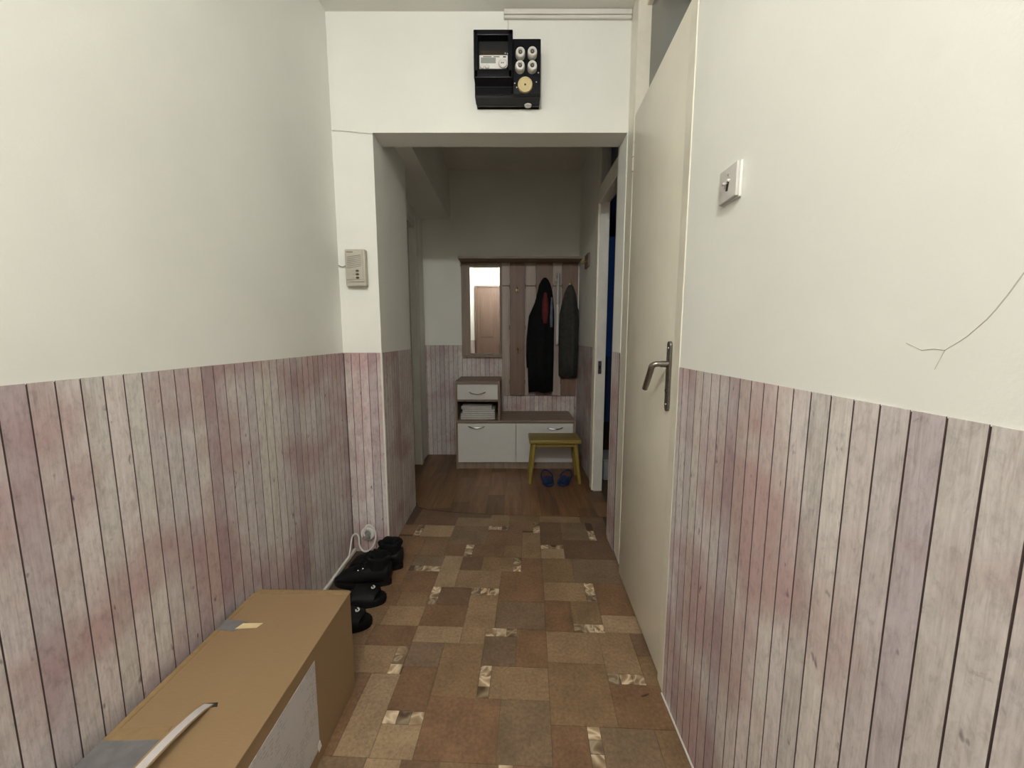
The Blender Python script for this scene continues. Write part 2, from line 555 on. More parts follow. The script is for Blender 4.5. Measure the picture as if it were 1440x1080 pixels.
# ---- lino tiles
TA = R(2.7); TU = .0388
def tile_xy(X, Y):
    X *= TU; Y *= TU
    return (X * math.cos(TA) + Y * math.sin(TA), -X * math.sin(TA) + Y * math.cos(TA))
CT = dict(B=(.212, .122, .068), D=(.172, .104, .063), O=(.228, .148, .080), G=(.205, .140, .086),
          T=(.285, .190, .108), R=(.212, .122, .066), L=(.335, .235, .142), K=(.175, .117, .076))
TILES = [
 (-17.5,-13.55,22.9,29.6,'B'), (-13.55,-11,22.9,29.6,'L'), (-11,-7.95,22.9,25.3,'L'), (-11,-7.95,26.35,30.4,'B'),
 (-7.95,-2.2,22.9,27.7,'B'), (-2.2,1.7,22.9,27.7,'G'), (1.7,4.35,22.9,25.8,'B'), (5.3,9.3,22.9,25.8,'G'), (9.3,13.5,22.9,25.8,'O'),
 (1.7,6.75,25.8,31.4,'O'), (6.75,13.5,25.8,29.5,'R'), (6.75,9.85,30.5,35.2,'T'), (9.85,13.5,29.5,32.5,'O'), (9.85,13.5,32.5,35.2,'D'),
 (1.7,6.75,31.4,35.1,'T'), (-3.2,1.7,27.7,30.8,'T'), (-7.95,-4.2,27.7,33.15,'O'), (-11.1,-7.95,30.4,33.2,'K'),
 (-4.2,-1.15,30.8,34.2,'K'), (-1.15,1.7,30.8,35.25,'R'), (-17,-12.2,29.6,32.6,'T'), (-15.5,-11.1,32.6,35.2,'B'), (-20,-15.5,32.6,35.2,'T'),
 (-11.1,-6.55,33.2,35.25,'L'), (-6.55,-4.2,33.15,35.25,'T'), (-6.55,-3.4,35.25,40.2,'T'), (-11.1,-6.55,35.25,38.4,'B'),
 (-15,-11.1,35.2,38,'T'), (-20,-15,35.2,38,'O'), (-10.1,-6.55,38.4,41.35,'D'), (-14.4,-11.1,38,40.35,'O'), (-20,-14.4,38,40.35,'R'),
 (-3.4,1.7,39.25,44.75,'B'), (-3.4,1.7,35.25,39.25,'G'), (1.7,4.5,35.1,39.6,'R'), (4.5,7.5,36.2,39.65,'O'), (7.5,13.5,35.2,37.6,'L'),
 (7.5,13.5,37.6,42.8,'R'), (1.7,6.4,39.6,42.8,'T'), (1.6,5.45,42.8,47.75,'O'), (5.45,13.5,42.8,47.8,'G'),
 (-8.7,-6,44.75,47.75,'D'), (-6,-2,44.75,47.75,'O'), (-1,1.6,44.75,47.75,'B'), (-8.65,-3.4,41.35,44.75,'T'), (-11.1,-8.65,41.35,47.75,'L'),
 (-15,-11.1,40.35,44.3,'B'), (-20,-15,40.35,47.75,'R'), (-15,-11.1,45.4,47.75,'G'),
 (-14.8,-11.4,47.75,52.6,'O'), (-20,-14.8,47.75,52.6,'R'), (-11.4,-8.7,47.75,50.7,'B'), (-7.6,-3.4,47.75,50.75,'B'), (-3.4,-1,47.75,50.75,'O'),
 (-1,1.6,47.75,54.4,'T'), (1.6,4.7,47.75,50.1,'L'), (4.7,14.5,47.8,52.6,'D'), (-11.4,-6.15,50.75,56,'G'), (-6.15,-1,50.75,55,'B'),
 (-6.15,-3.1,56.1,62,'T'), (-3.1,.55,54.9,57.6,'B'), (1.6,4.75,51.1,57.7,'D'), (4.75,8.6,52.6,57.8,'G'), (9.6,14.5,52.6,57.8,'D'),
 (-11.4,-6.15,56,58.7,'T'), (-18,-11.4,56,62,'D'), (-16,-11.4,52.6,56,'L'), (1.6,8,57.8,60,'T'), (8,14.5,57.8,62,'D'), (-3.1,1.6,57.6,62,'O'),
 (-11.4,-6.15,58.7,62,'K'), (1.6,8,60,64,'B'), (-20,-17,53,56,'B')]
PEARL = [(-11,-7.95,25.3,26.35,'x'), (4.35,5.3,22.9,25.8,'y'), (6.75,9.85,29.5,30.5,'x'), (-4.2,-3.2,27.7,30.8,'y'), (-4.2,-1.15,34.2,35.25,'x'),
 (-12.2,-11.1,29.6,32.6,'y'), (-11.1,-10.1,38.4,41.35,'y'), (-6.55,-3.4,40.2,41.35,'x'), (4.5,7.5,35.1,36.2,'x'), (6.4,7.5,39.65,42.8,'y'),
 (-2,-1,44.75,47.75,'y'), (-14.4,-11.1,44.3,45.4,'x'), (-8.7,-7.6,47.75,50.7,'y'), (1.6,4.7,50.1,51.1,'x'), (-6.15,-3.1,55,56.1,'x'),
 (.55,1.6,54.4,57.6,'y'), (8.6,9.6,52.6,55.3,'y'), (-17,-16,52.6,56,'y')]
TREG = [(XL, -.2), (XR + .002, -.2), (.55, YE), (.60, 2.55), (XL, 2.55)]
def add_tile(x0, x1, y0, y1, col, mat, name, h=0.0):
    g = .018
    poly = [tile_xy(x0 + g, y0 + g), tile_xy(x1 - g, y0 + g), tile_xy(x1 - g, y1 - g), tile_xy(x0 + g, y1 - g)]
    poly = clip_convex(poly, TREG)
    if len(poly) < 3 or area(poly) < 4e-5: return
    o = MB().prism(poly, -.0022, h).build(name, mat, floor)
    o.color = (*col, 1)
rows = [(t, 0) for t in TILES] + [((t[0], t[1], t[2], t[3], t[4]), -24.85) for t in TILES if t[3] <= 47.85]
for (x0, x1, y0, y1, c), dy in rows:
    f = rnd.uniform(.92, 1.08)
    add_tile(x0, x1, y0 + dy, y1 + dy, tuple(q * f for q in CT[c]), M['tile'], 'tile')
for (x0, x1, y0, y1, ax), dy in [(t, 0) for t in PEARL] + [(t, -24.85) for t in PEARL if t[3] <= 47.85]:
    br = [1.0, .62, 1.25]; rnd.shuffle(br)
    for i in range(3):
        f = br[i]
        if ax == 'x':
            w = (x1 - x0) / 3; add_tile(x0 + w * i, x0 + w * (i + 1), y0 + dy, y1 + dy, (f, f, f), M['pearl'], 'pearl_tile', .0003)
        else:
            w = (y1 - y0) / 3; add_tile(x0, x1, y0 + dy + w * i, y0 + dy + w * (i + 1), (f, f, f), M['pearl'], 'pearl_tile', .0003)

# ---- wood-look lino of the back hall, lying over the patchwork lino
REG2 = [(-.64, 2.50), (-.615, 2.44), (-.55, 2.400), (-.36, 2.362), (-.09, 2.330), (.25, 2.308), (.60, 2.296), (.648, 2.296), (.648, HYB), (HXL - .08, HYB), (HXL - .08, 2.50)]
REG2c = [(-.64, 2.50), (-.615, 2.44), (-.55, 2.400), (-.36, 2.362), (-.09, 2.330), (.25, 2.308), (.60, 2.296), (.648, 2.296), (.648, HYB), (-.64, HYB)]
floor_back = struct(MB().prism(REG2, .0003, .0030).build('floor_back', M['floor_base']), 'dark wood-look lino sheet with rounded corner covering the hall floor', 'floor')
pw, pl = .118, .46
for i in range(13):
    xa = -.64 - 2 * pw + i * pw
    off = [0, .27, .12, .37][i % 4] * 1.0
    for j in range(5):
        ya = 2.05 + off + (j - 1) * pl
        poly = [(xa + .0007, ya + .0007), (xa + pw - .0007, ya + .0007), (xa + pw - .0007, ya + pl - .0007), (xa + .0007, ya + pl - .0007)]
        reg = REG2c if xa + pw > -.639 else [(HXL - .08, 2.50), (-.64, 2.50), (-.64, HYB), (HXL - .08, HYB)]
        poly = clip_convex(poly, reg)
        if len(poly) < 3 or area(poly) < 2e-4: continue
        o = MB().prism(poly, .0030, .0042).build('plank', M['parquet'], floor_back)
        f = rnd.uniform(.62, 1.25); o.color = (f, f * rnd.uniform(.93, 1.02), f * rnd.uniform(.88, 1.0), 1)

# ---- plank panelling
def plank_mesh(w, hgt, th=.0013):
    me_b = MB(); me_b.box(-w / 2 + .0010, w / 2 - .0010, -th, 0, 0, hgt, .0003, 1)
    me = bpy.data.meshes.new('plank'); me_b.bm.to_mesh(me); me_b.bm.free(); me.materials.append(M['plank']); me.materials.append(M['groove'])
    for p in me.polygons:
        if abs(p.normal.x) > .5: p.material_index = 1          # the dark printed board edge
    return me
GR = 'groove_backing'
def planks(parent, origin, direction, length, pitch, phase, hgt=WT, special=None, seams=(), z0=0.0, seed=1):
    """planks from origin along direction; the face looks to the right-hand side of -normal"""
    rr = random.Random(seed)
    d = Vector(direction).normalized()
    ang = math.atan2(d.y, d.x)
    s = phase - pitch * math.ceil(phase / pitch)
    i0 = -math.ceil(phase / pitch)
    cache = {}
    i = i0
    while s < length - .002:
        a, b = max(s, 0), min(s + pitch, length)
        if b - a > .004:
            w = round(b - a, 4)
            if w not in cache: cache[w] = plank_mesh(w, hgt - z0)
            o = bpy.data.objects.new('plank', cache[w])
            COL.objects.link(o)
            c = Vector((origin[0], origin[1], 0)) + d * ((a + b) / 2)
            o.location = (c.x, c.y, z0)
            o.rotation_euler.z = ang
            o.parent = parent
            if i % 10 == (special if special is not None else 99):
                o.color = (.80, .755, .81, 1)
            else:
                f = rr.uniform(.90, 1.10)
                o.color = (f, f * rr.uniform(.955, 1.0), f * rr.uniform(.95, 1.01), 1)
        s += pitch; i += 1

def groove(parent, x0, x1, y0, y1, z1=WT - .002):
    MB().box(x0, x1, y0, y1, 0, z1).build(GR, M['groove'], parent)
# left wall: origin at far end, running towards the camera so that the face looks to +x
groove(wall_left, XL - .002, XL + .0008, YB, YE)
planks(wall_left, (XL + .0008, YB), (0, 1, 0), YE - YB - .004, .0416, (.948 - YB) % .0416, special=3, seed=3)
# right wall: running away from the camera, face looks to -x
groove(wall_right, XR - .0008, XR + .002, YB, 1.098, 1.031)
planks(wall_right, (XR - .0008, 1.098), (0, -1, 0), 1.098 - YB, .0386, (1.098 - .4537) % .0386, hgt=1.033, special=6, seed=5)
# end wall stub left of the opening, face looks to -y
groove(wall_end, XL, OPL, YE - .0008, YE + .002)
planks(wall_end, (XL + .004, YE - .0008), (1, 0, 0), OPL - XL - .009, .0416, .034, special=2, seed=8)
# right reveal of the opening
groove(wall_end, OPR - .0008, OPR + .002, YE, YE2)
planks(wall_end, (OPR - .0008, YE2), (0, -1, 0), YE2 - YE, .0416, .02, seed=9)
# left reveal and return
groove(wall_return, OPL - .002, OPL + .0008, YE2, 2.47)
groove(wall_end, OPL - .002, OPL + .0008, YE, YE2)
planks(wall_return, (OPL + .0008, YE + .002), (0, 1, 0), 2.47 - YE - .002, .0416, .02, special=5, seed=11)
# back wall of the hall
groove(wall_back, HXL, HXR, HYB - .0008, HYB + .002)
planks(wall_back, (HXL, HYB - .0008), (1, 0, 0), HXR - HXL, .0416, .01, special=3, seed=13)
# right wall of the hall beyond the door
groove(wall_hall_right, HXR - .0008, HXR + .002, 2.80, HYB)
planks(wall_hall_right, (HXR - .0008, HYB - .004), (0, -1, 0), HYB - 2.80 - .004, .0416, .01, seed=15)
# entry wall
groove(wall_entry, XL, XR, YB - .002, YB + .0008)

# corner strip, baseboards, cable channel
struct(MB().box(OPL - .006, OPL + .003, YE - .0045, YE + .004, 0, WT, .0015, 1).build('trim_corner', M['white_paint']), 'thin white edge strip on the corner of the opening', 'corner strip')
struct(MB().box(XL + .003, XL + .016, YB, YE - .004, .0006, .020, .004, 2).build('baseboard_left', M['white_paint']), 'thin white baseboard strip under the left plank wall', 'baseboard')
struct(MB().box(XR - .008, XR - .003, YB, 1.096, .0006, .006, .002, 2).build('baseboard_right', M['white_paint']), 'thin white baseboard strip under the right plank wall', 'baseboard')
m = MB(); m.box(-.036, .532, YE - .018, YE - .0005, ZC - .022, ZC - .001, .003, 2); m.box(-.036, .532, YE - .014, YE - .0005, ZC - .036, ZC - .023, .002, 1)
tag(m.build('cable_channel', M['white_paint']), 'white cable channel under the ceiling, above the black meter', 'cable channel')
tag(MB().tube([(-.018, YE - .005, ZC - .04), (-.0185, YE - .005, 2.47), (-.0175, YE - .006, 2.412)], .0028, 6).build('meter_cable', M['white_cable']), 'thin cream cable dropping from the ceiling channel to the meter', 'cable')
pts = smooth_path([(XL + .004, YE - .004, 2.062), (-.78, YE - .004, 2.060), (-.70, YE - .004, 2.052), (OPL + .002, YE - .004, 2.047)], 5)
tag(MB().tube(pts, .003, 6).build('wall_cable', M['wall']), 'thin painted-over cable along the wall level with the opening top', 'cable')

# hairline crack on the right wall: raised lips of paint along it
cp = [(.471, 1.112), (.452, 1.104), (.440, 1.106), (.428, 1.105), (.415, 1.115), (.409, 1.120), (.401, 1.129), (.394, 1.137), (.388, 1.146), (.380, 1.160), (.371, 1.178), (.360, 1.196), (.350, 1.219)]
pts = [(XR - .0002, y, z) for y, z in cp]
MB().tube(pts, [.0004 + .0003 * (i / 12) for i in range(13)], 5).build('crack', M['crack'], wall_right)
MB().tube([(XR - .0002, y, z) for y, z in [(.428, 1.105), (.432, 1.094), (.436, 1.083)]], .0004, 5).build('crack', M['crack'], wall_right)

# ------------------------------------------------------------------ door_1 : the cream door in the right wall
door = empty('door_1', (.5034, 1.7075, 0)); struct(door, 'tall cream door with lever handle and glass transom on the right', 'door')
def dw(mb, name, mat, smooth=False, parent=None):      # geometry given in world coordinates
    return mb.build(name, mat, parent or door, smooth, mw=Matrix.Translation((-.5034, -1.7075, 0)))
dw(MB().prism([(.4745, 1.0985), (.478, 1.149), (.60, 1.149), (.60, 1.0985)], .001, ZC - .001, .002), 'latch_jamb', M['paint'])
dw(MB().prism([(.5345, YE - .001), (.526, 1.79), (.60, 1.79), (.60, YE - .001)], .001, ZC - .001, .002), 'hinge_jamb', M['paint'])
dw(MB().prism([(.5335, 1.80), (.5255, 1.69), (.60, 1.69), (.60, 1.79)], .001, 2.0), 'door_stop', M['paint'])
dw(MB().prism([(.515, 1.15), (.530, 1.79), (.60, 1.79), (.60, 1.15)], 1.995, 2.055, .002), 'transom_bar', M['paint'])
dw(MB().prism([(.500, 1.15), (.522, 1.79), (.60, 1.79), (.60, 1.15)], 2.515, ZC - .001, .002), 'head', M['paint'])
dw(MB().prism([(.548, 1.15), (.562, 1.79), (.60, 1.79), (.60, 1.15)], 2.485, 2.514, .002), 'glazing_bead', M['paint'])
dw(MB().prism([(.572, 1.152), (.582, 1.788), (.586, 1.788), (.576, 1.152)], 2.056, 2.514), 'transom_pane', M['glass'])
la, lb = Vector((.5034, 1.7075, 0)), Vector((.4816, 1.153, 0))
ld = (lb - la).normalized(); ln = Vector((-ld.y, ld.x, 0))
if ln.x > 0: ln = -ln                                   # ln looks into the corridor
back = la - ln * .030; back2 = lb - ln * .030
leaf = dw(MB().prism([(la.x, la.y), (lb.x, lb.y), (back2.x, back2.y), (back.x, back.y)], .014, 2.016, .0025, 2), 'leaf', M['leaf'], True)
# handle set
def lp(s, out, z):                                      # point on the leaf: s metres from the latch edge, out metres proud
    p = lb - ld * s + ln * out
    return Vector((p.x, p.y, z))
pc = .026
plate = MB()
ax = Matrix.Identity(4)
ld4 = -ld
basis = Matrix(((ld4.x, 0, ln.x, 0), (ld4.y, 0, ln.y, 0), (0, 1, 0, 0), (0, 0, 0, 1)))
outl = []
for i in range(9): a = math.pi * i / 8; outl.append((.014 * math.cos(a), .094 + .014 * math.sin(a)))
for i in range(9): a = math.pi + math.pi * i / 8; outl.append((.014 * math.cos(a), -.094 + .014 * math.sin(a)))
plate.prism_m(outl, 0, .008, Matrix.Translation(lp(pc, .0005, .998)) @ basis, .002, 2)
pl_o = dw(plate, 'handle_plate', M['steel'], True, door)
m = MB(); m.tube([lp(pc, .006, 1.036), lp(pc, .030, 1.036)], .010, 14)
path = smooth_path([lp(pc, .022, 1.036), lp(pc, .042, 1.036), lp(pc + .006, .052, 1.030), lp(pc + .020, .053, 1.012), lp(pc + .050, .053, .975), lp(pc + .068, .053, .952)], 6)
rr_ = [.0085] * 6 + [.009] * 6 + [.0095] * (len(path) - 12)
m.tube(path, rr_[:len(path)], 12)
dw(m, 'lever', M['steel'], True, door)
m = MB()
m.lathe([(0, .012), (.004, .012), (.0045, .010), (.0045, .008)], 10, Matrix.Translation(lp(pc, .0005, .955)) @ basis)
dw(m, 'keyhole', M['slot'], False, door)
for zz in (.912, 1.085):
    m = MB(); m.lathe([(0, .0098), (.003, .0095), (.0035, .008)], 10, Matrix.Translation(lp(pc, .0005, zz)) @ basis)
    dw(m, 'screw', M['chrome'], True, door)
# hinges
for zz in (1.86, .19):
    m = MB()
    for z0, z1 in ((zz - .055, zz - .002), (zz + .002, zz + .055)):
        m.tube([(.5085, 1.7155, z0), (.5085, 1.7155, z1)], .0085, 12)
    m.lathe([(0, .012), (.006, .008), (.006, 0)], 10, Matrix.Translation((.5085, 1.7155, zz + .055)))
    dw(m, 'hinge', M['hinge'], True, door)

# ------------------------------------------------------------------ door_2 : doorway of the hall to the side room
d2 = empty('door_2', (HXR, 2.70, 0)); struct(d2, 'white open doorway with transom into the dark side room', 'door')
def d2w(mb, name, mat, smooth=False): return mb.build(name, mat, d2, smooth, mw=Matrix.Translation((-HXR, -2.70, 0)))
m = MB(); m.box(.588, .652, 2.70, 2.734, .0045, 2.47, .002, 1); d2w(m, 'far_jamb', M['white_paint'])
m = MB(); m.box(.578, .604, 2.712, 2.79, .0045, 2.50, .004, 2); d2w(m, 'casing', M['paint'])
m = MB(); m.box(.5335, .652, YE2 + .0005, 2.075, .0045, 2.47, .002, 1); d2w(m, 'near_jamb', M['white_paint'])
m = MB(); m.box(.588, .652, 2.075, 2.70, 2.005, 2.09, .002, 1); d2w(m, 'transom_bar', M['paint'])
m = MB(); m.box(.578, .604, 2.075, 2.712, 1.998, 2.10, .003, 1); d2w(m, 'head_casing', M['paint'])
m = MB(); m.box(.588, .652, 2.075, 2.70, 2.44, 2.469, .002, 1); d2w(m, 'head', M['paint'])
m = MB(); m.box(.630, .634, 2.076, 2.699, 2.09, 2.44); d2w(m, 'transom_pane', M['clear'])
m = MB(); m.box(.600, .624, 2.6975, 2.6998, .86, .95); d2w(m, 'strike_plate', M['steel'])
m = MB(); m.box(.607, .617, 2.6965, 2.6976, .893, .918); d2w(m, 'latch_hole', M['slot'])

# ------------------------------------------------------------------ door_3 : door on the left of the hall
d3 = empty('door_3', (HXL, 3.30, 0)); struct(d3, 'painted door in the shadow on the left of the hall', 'door')
def d3w(mb, name, mat, smooth=False): return mb.build(name, mat, d3, smooth, mw=Matrix.Translation((-HXL, -3.30, 0)))
d3w(MB().box(HXL - .1, HXL + .004, 3.285, 3.329, .0045, 2.05, .002, 1), 'jamb', M['white_paint'])
d3w(MB().box(HXL, HXL + .018, 3.275, 3.345, .0045, 2.09, .004, 2), 'casing', M['white_paint'])
d3w(MB().box(HXL - .1, HXL + .004, 2.501, 2.545, .0045, 2.05, .002, 1), 'jamb', M['white_paint'])
d3w(MB().box(HXL - .1, HXL + .004, 2.545, 3.285, 2.00, 2.049, .002, 1), 'head', M['white_paint'])
d3w(MB().box(HXL - .085, HXL - .045, 2.547, 3.283, .012, 1.998, .003, 1), 'leaf', M['shaded_door'])
m = MB(); m.tube(smooth_path([(HXL - .045, 2.61, 1.0), (HXL - .005, 2.61, 1.0), (HXL + .002, 2.63, 1.0), (HXL + .002, 2.72, .995)], 5), .008, 8)
d3w(m, 'lever', M['steel'], True)

# ------------------------------------------------------------------ door_4 : entry door behind the camera, seen in the hall mirror
d4 = empty('door_4', (-.35, YB, 0)); struct(d4, 'brown panelled entry door reflected in the hall mirror', 'door')
def d4w(mb, name, mat, smooth=False): return mb.build(name, mat, d4, smooth, mw=Matrix.Translation((.35, -YB, 0)))
d4w(MB().box(-.78, .12, YB + .001, YB + .035, .005, 2.18, .003, 1), 'leaf', M['brown_door'])
for x0, x1 in ((-.70, -.40), (-.30, .04)):
    for z0, z1 in ((.2, .95), (1.1, 2.05)):
        d4w(MB().box(x0, x1, YB + .034, YB + .042, z0, z1, .006, 2), 'raised_panel', M['brown_door'])
m = MB(); m.box(-.815, -.782, YB + .001, YB + .05, .005, 2.22, .003, 1); m.box(.122, .16, YB + .001, YB + .05, .005, 2.22, .003, 1); m.box(-.782, .122, YB + .001, YB + .05, 2.182, 2.22, .003, 1)
d4w(m, 'frame', M['walnut'])
m = MB(); m.tube(smooth_path([(.03, YB + .035, 1.02), (.03, YB + .08, 1.02), (.02, YB + .09, 1.02), (-.07, YB + .09, 1.015)], 5), .009, 8)
d4w(m, 'lever', M['steel'], True)

# ------------------------------------------------------------------ ceiling lamp (above and behind the camera)
lamp = empty('ceiling_lamp', (LAMP[0], LAMP[1], ZC)); tag(lamp, 'bare bulb in a white ceiling socket lighting the corridor', 'lamp')
lz = LAMP[2] - ZC
MB().lathe([(0, 0), (.05, 0), (.05, -.012), (.03, -.022), (0, -.022)], 24).build('ceiling_rose', M['white_plastic'], lamp, True)
MB().lathe([(0, -.022), (.021, -.022), (.021, -.058), (.017, -.062), (0, -.062)], 20).build('socket', M['white_plastic'], lamp, True)
prof = [(0.0, lz - .034)] + [(.034 * math.sin(math.pi * i / 12), lz - .034 * math.cos(math.pi * i / 12)) for i in range(1, 10)] + [(.014, lz + .036), (.014, lz + .039)]
MB().lathe(prof, 24).build('bulb', M['bulb'], lamp, True, 180)

# ------------------------------------------------------------------ electricity meter box
mx, mz, my = -.0155, 2.2515, YE - .0005
meter = empty('electricity_meter', (mx, my, 2.151)); tag(meter, 'black electricity meter with ceramic fuses high on the end wall', 'electric meter')
MW = Matrix.Translation((-mx, -my, -2.151))
def mt(mb, name, mat, smooth=True, parent=None): return mb.build(name, mat, parent or meter, smooth, mw=MW)
def mX(cx): return -.1642 + (cx - 190) * .0004254
def mZ(cy): return 2.4132 - (cy - 150) * .000388
def frontbox(cx0, cx1, cy0, cy1, d0, d1, bev=.003):
    return MB().box(mX(cx0), mX(cx1), my - d1, my - d0, mZ(cy1), mZ(cy0), bev, 3)
m = MB()
m.box(mX(190), mX(585), my - .060, my, mZ(785), mZ(150), .006, 3)
m.box(mX(206), mX(864), my - .022, my, mZ(826), mZ(770), .004, 2)
m.box(mX(580), mX(872), my - .060, my, mZ(785), mZ(210), .006, 3)
mt(m, 'base', M['black_plastic'])
# left cover: frame round a recessed window
m = MB()
m.box(mX(190), mX(235), my - .100, my - .058, mZ(640), mZ(150), .005, 3)
m.box(mX(535), mX(585), my - .100, my - .058, mZ(640), mZ(150), .005, 3)
m.box(mX(192), mX(583), my - .100, my - .058, mZ(212), mZ(150), .005, 3)
m.box(mX(192), mX(583), my - .100, my - .058, mZ(642), mZ(548), .005, 3)
mt(m, 'meter_cover', M['black_plastic'])
mt(frontbox(236, 535, 208, 550, .055, .066, .001), 'window_recess', M['black_matte'])
mt(frontbox(262, 492, 348, 398, .066, .090, .001), 'amber_window', M['brown_glass'])
pp = [(mX(248), mZ(540)), (mX(455), mZ(540)), (mX(520), mZ(528)), (mX(533), mZ(500)), (mX(533), mZ(402)), (mX(248), mZ(402))]
pan = MB().prism_m(pp, 0, .012, Matrix.Translation((0, my - .084, 0)) @ FACE_Y, .001, 1)
panel = mt(pan, 'display_panel', M['white_plastic'])
mt(frontbox(264, 412, 430, 486, .095, .0975, .0005), 'screen', M['lcd'], False, panel)
m = MB()
m.box(mX(285), mX(370), my - .0972, my - .096, mZ(424), mZ(417)); m.box(mX(390), mX(450), my - .0972, my - .096, mZ(424), mZ(417)); m.box(mX(485), mX(515), my - .0972, my - .096, mZ(428), mZ(414))
mt(m, 'printed_line', M['intercom_dark'], False, panel)
for cx, cy, r, nm in ((275, 520, .0085, 'button'), (326, 520, .0085, 'button'), (482, 490, .0165, 'optical_port')):
    m = MB(); m.lathe([(0, .006), (r * .85, .006), (r, .0045), (r, 0)], 20, Matrix.Translation((mX(cx), my - .096, mZ(cy))) @ FACE_Y)
    b = mt(m, nm, M['ceramic'], True, panel)
    m = MB(); m.lathe([(r, 0), (r * 1.14, 0), (r * 1.14, .0012), (r, .0012)], 24, Matrix.Translation((mX(cx), my - .096, mZ(cy))) @ FACE_Y)
    mt(m, nm + '_ring', M['grey_plug'], True, panel)
m = MB()
for dx in (-8, 8): m.lathe([(0, .0066), (.0024, .0066), (.0024, .005)], 10, Matrix.Translation((mX(480 + dx), my - .096, mZ(490))) @ FACE_Y)
mt(m, 'port_eye', M['slot'], False, panel)
for cx, cy in ((508, 335), (532, 340), (500, 380)):
    m = MB(); m.lathe([(0, .003), (.003, .002), (.0035, 0)], 10, Matrix.Translation((mX(cx), my - .066, mZ(cy))) @ FACE_Y)
    mt(m, 'seal_screw', M['chrome'])
# lower covers
def wedge(cx0, cx1, cy0, cy1, d_top, d_bot):
    hh = min(.004, (mZ(cy0) - mZ(cy1)) * .2)
    b = [(my, mZ(cy1)), (my - d_bot, mZ(cy1)), (my - d_bot - .001, mZ(cy1) + hh * .6), (my - d_top, mZ(cy0) - hh), (my - d_top + .006, mZ(cy0)), (my, mZ(cy0))]
    return MB().rings([[Vector((x, p[0], p[1])) for p in b] for x in (mX(cx0), mX(cx1))])
mt(wedge(197, 580, 632, 702, .104, .078), 'ridge', M['black_plastic'], False)
mt(wedge(200, 580, 696, 806, .082, .088), 'terminal_lid', M['black_plastic'], False)
mt(frontbox(583, 868, 212, 806, .058, .082, .004), 'fuse_board', M['black_plastic'])
mt(wedge(204, 866, 790, 826, .096, .030), 'bottom_cover', M['black_plastic'], False)
m = MB(); m.lathe([(0, .006), (.014, .005), (.017, 0)], 20, Matrix.Translation((mX(745), my - .030, mZ(822))) @ Matrix.Rotation(R(180), 4, 'X'))
mt(m, 'cable_gland', M['ceramic'])
for cx, cy in ((660, 388), (780, 383), (657, 522), (780, 522)):
    T = Matrix.Translation((mX(cx), my - .080, mZ(cy))) @ FACE_Y
    m = MB(); m.lathe([(.0205, 0), (.0205, .020), (.0195, .027), (.0175, .0295), (.0115, .0295), (.0105, .026), (0, .026)], 28, T)
    fz = mt(m, 'fuse', M['ceramic'])
    m = MB(); m.lathe([(0, .0275), (.0085, .0275), (.0085, .025)], 18, T)
    mt(m, 'fuse_window', M['fuse_glass'], False, fz)
    m = MB(); m.lathe([(0, .0285), (.004, .0285), (.004, .027)], 12, T)
    mt(m, 'fuse_contact', M['steel'], False, fz)
T = Matrix.Translation((mX(710), my - .080, mZ(693))) @ FACE_Y
m = MB(); m.lathe([(.032, 0), (.032, .010), (.030, .013), (.027, .013), (.025, .011), (0, .010)], 32, T)
fz = mt(m, 'main_fuse', M['old_ceramic'])
m = MB(); m.lathe([(0, .0115), (.004, .0115), (.004, .009)], 12, T)
mt(m, 'fuse_pin', M['slot'], False, fz)
for cx, cy in ((845, 560), (825, 655), (604, 668), (625, 710)):
    m = MB(); m.lathe([(0, .002), (.003, .0015), (.0035, 0)], 10, Matrix.Translation((mX(cx), my - .082, mZ(cy))) @ FACE_Y)
    mt(m, 'screw', M['chrome'])

# ------------------------------------------------------------------ intercom
ic = empty('intercom', (-.7385, YE - .0005, 1.356)); tag(ic, 'small beige intercom with slanted grille on the end wall', 'intercom')
MB().box(-.0475, .0475, -.034, 0, 0, .170, .006, 3).build('body', M['intercom'], ic, True)
MB().box(-.043, .036, -.038, -.033, .030, .163, .003, 2).build('face_plate', M['intercom'], ic, True)
for i in range(7):
    z = .138 - i * .0083
    MB().box(-.036, .030, -.0400, -.0370, z - .0016, z + .0016, rot=Matrix.Rotation(R(-9), 4, 'Y')).build('grille_slot', M['grey_plug'], ic)
MB().box(-.042, .040, -.0385, -.033, .020, .0265, .002, 2).build('ledge', M['intercom'], ic, True)
for i in range(3):
    z = .070 - i * .0155
    MB().lathe([(0, .006), (.0042, .0055), (.0052, .004), (.0052, 0)], 16, Matrix.Translation((.010, -.037, z)) @ FACE_Y @ Matrix.Scale(1.5, 4, (1, 0, 0))).build('button', M['intercom_dark'], ic, True)
    MB().box(-.014, -.004, -.0388, -.0375, z - .001, z + .001).build('button_mark', M['grey_plug'], ic)
MB().box(-.038, -.008, -.0384, -.0375, .1545, .1580).build('name_mark', M['intercom_dark'], ic)
m = MB(); m.tube(smooth_path([(XL + .002, YE - .004, 1.458), (-.826, YE - .006, 1.455), (-.810, YE - .008, 1.449), (-.795, YE - .012, 1.453), (-.782, YE - .016, 1.455)], 5), .0022, 6)
tag(m.build('intercom_wire', M['grey_plug']), 'short thin wire from the wall corner to the intercom', 'wire')

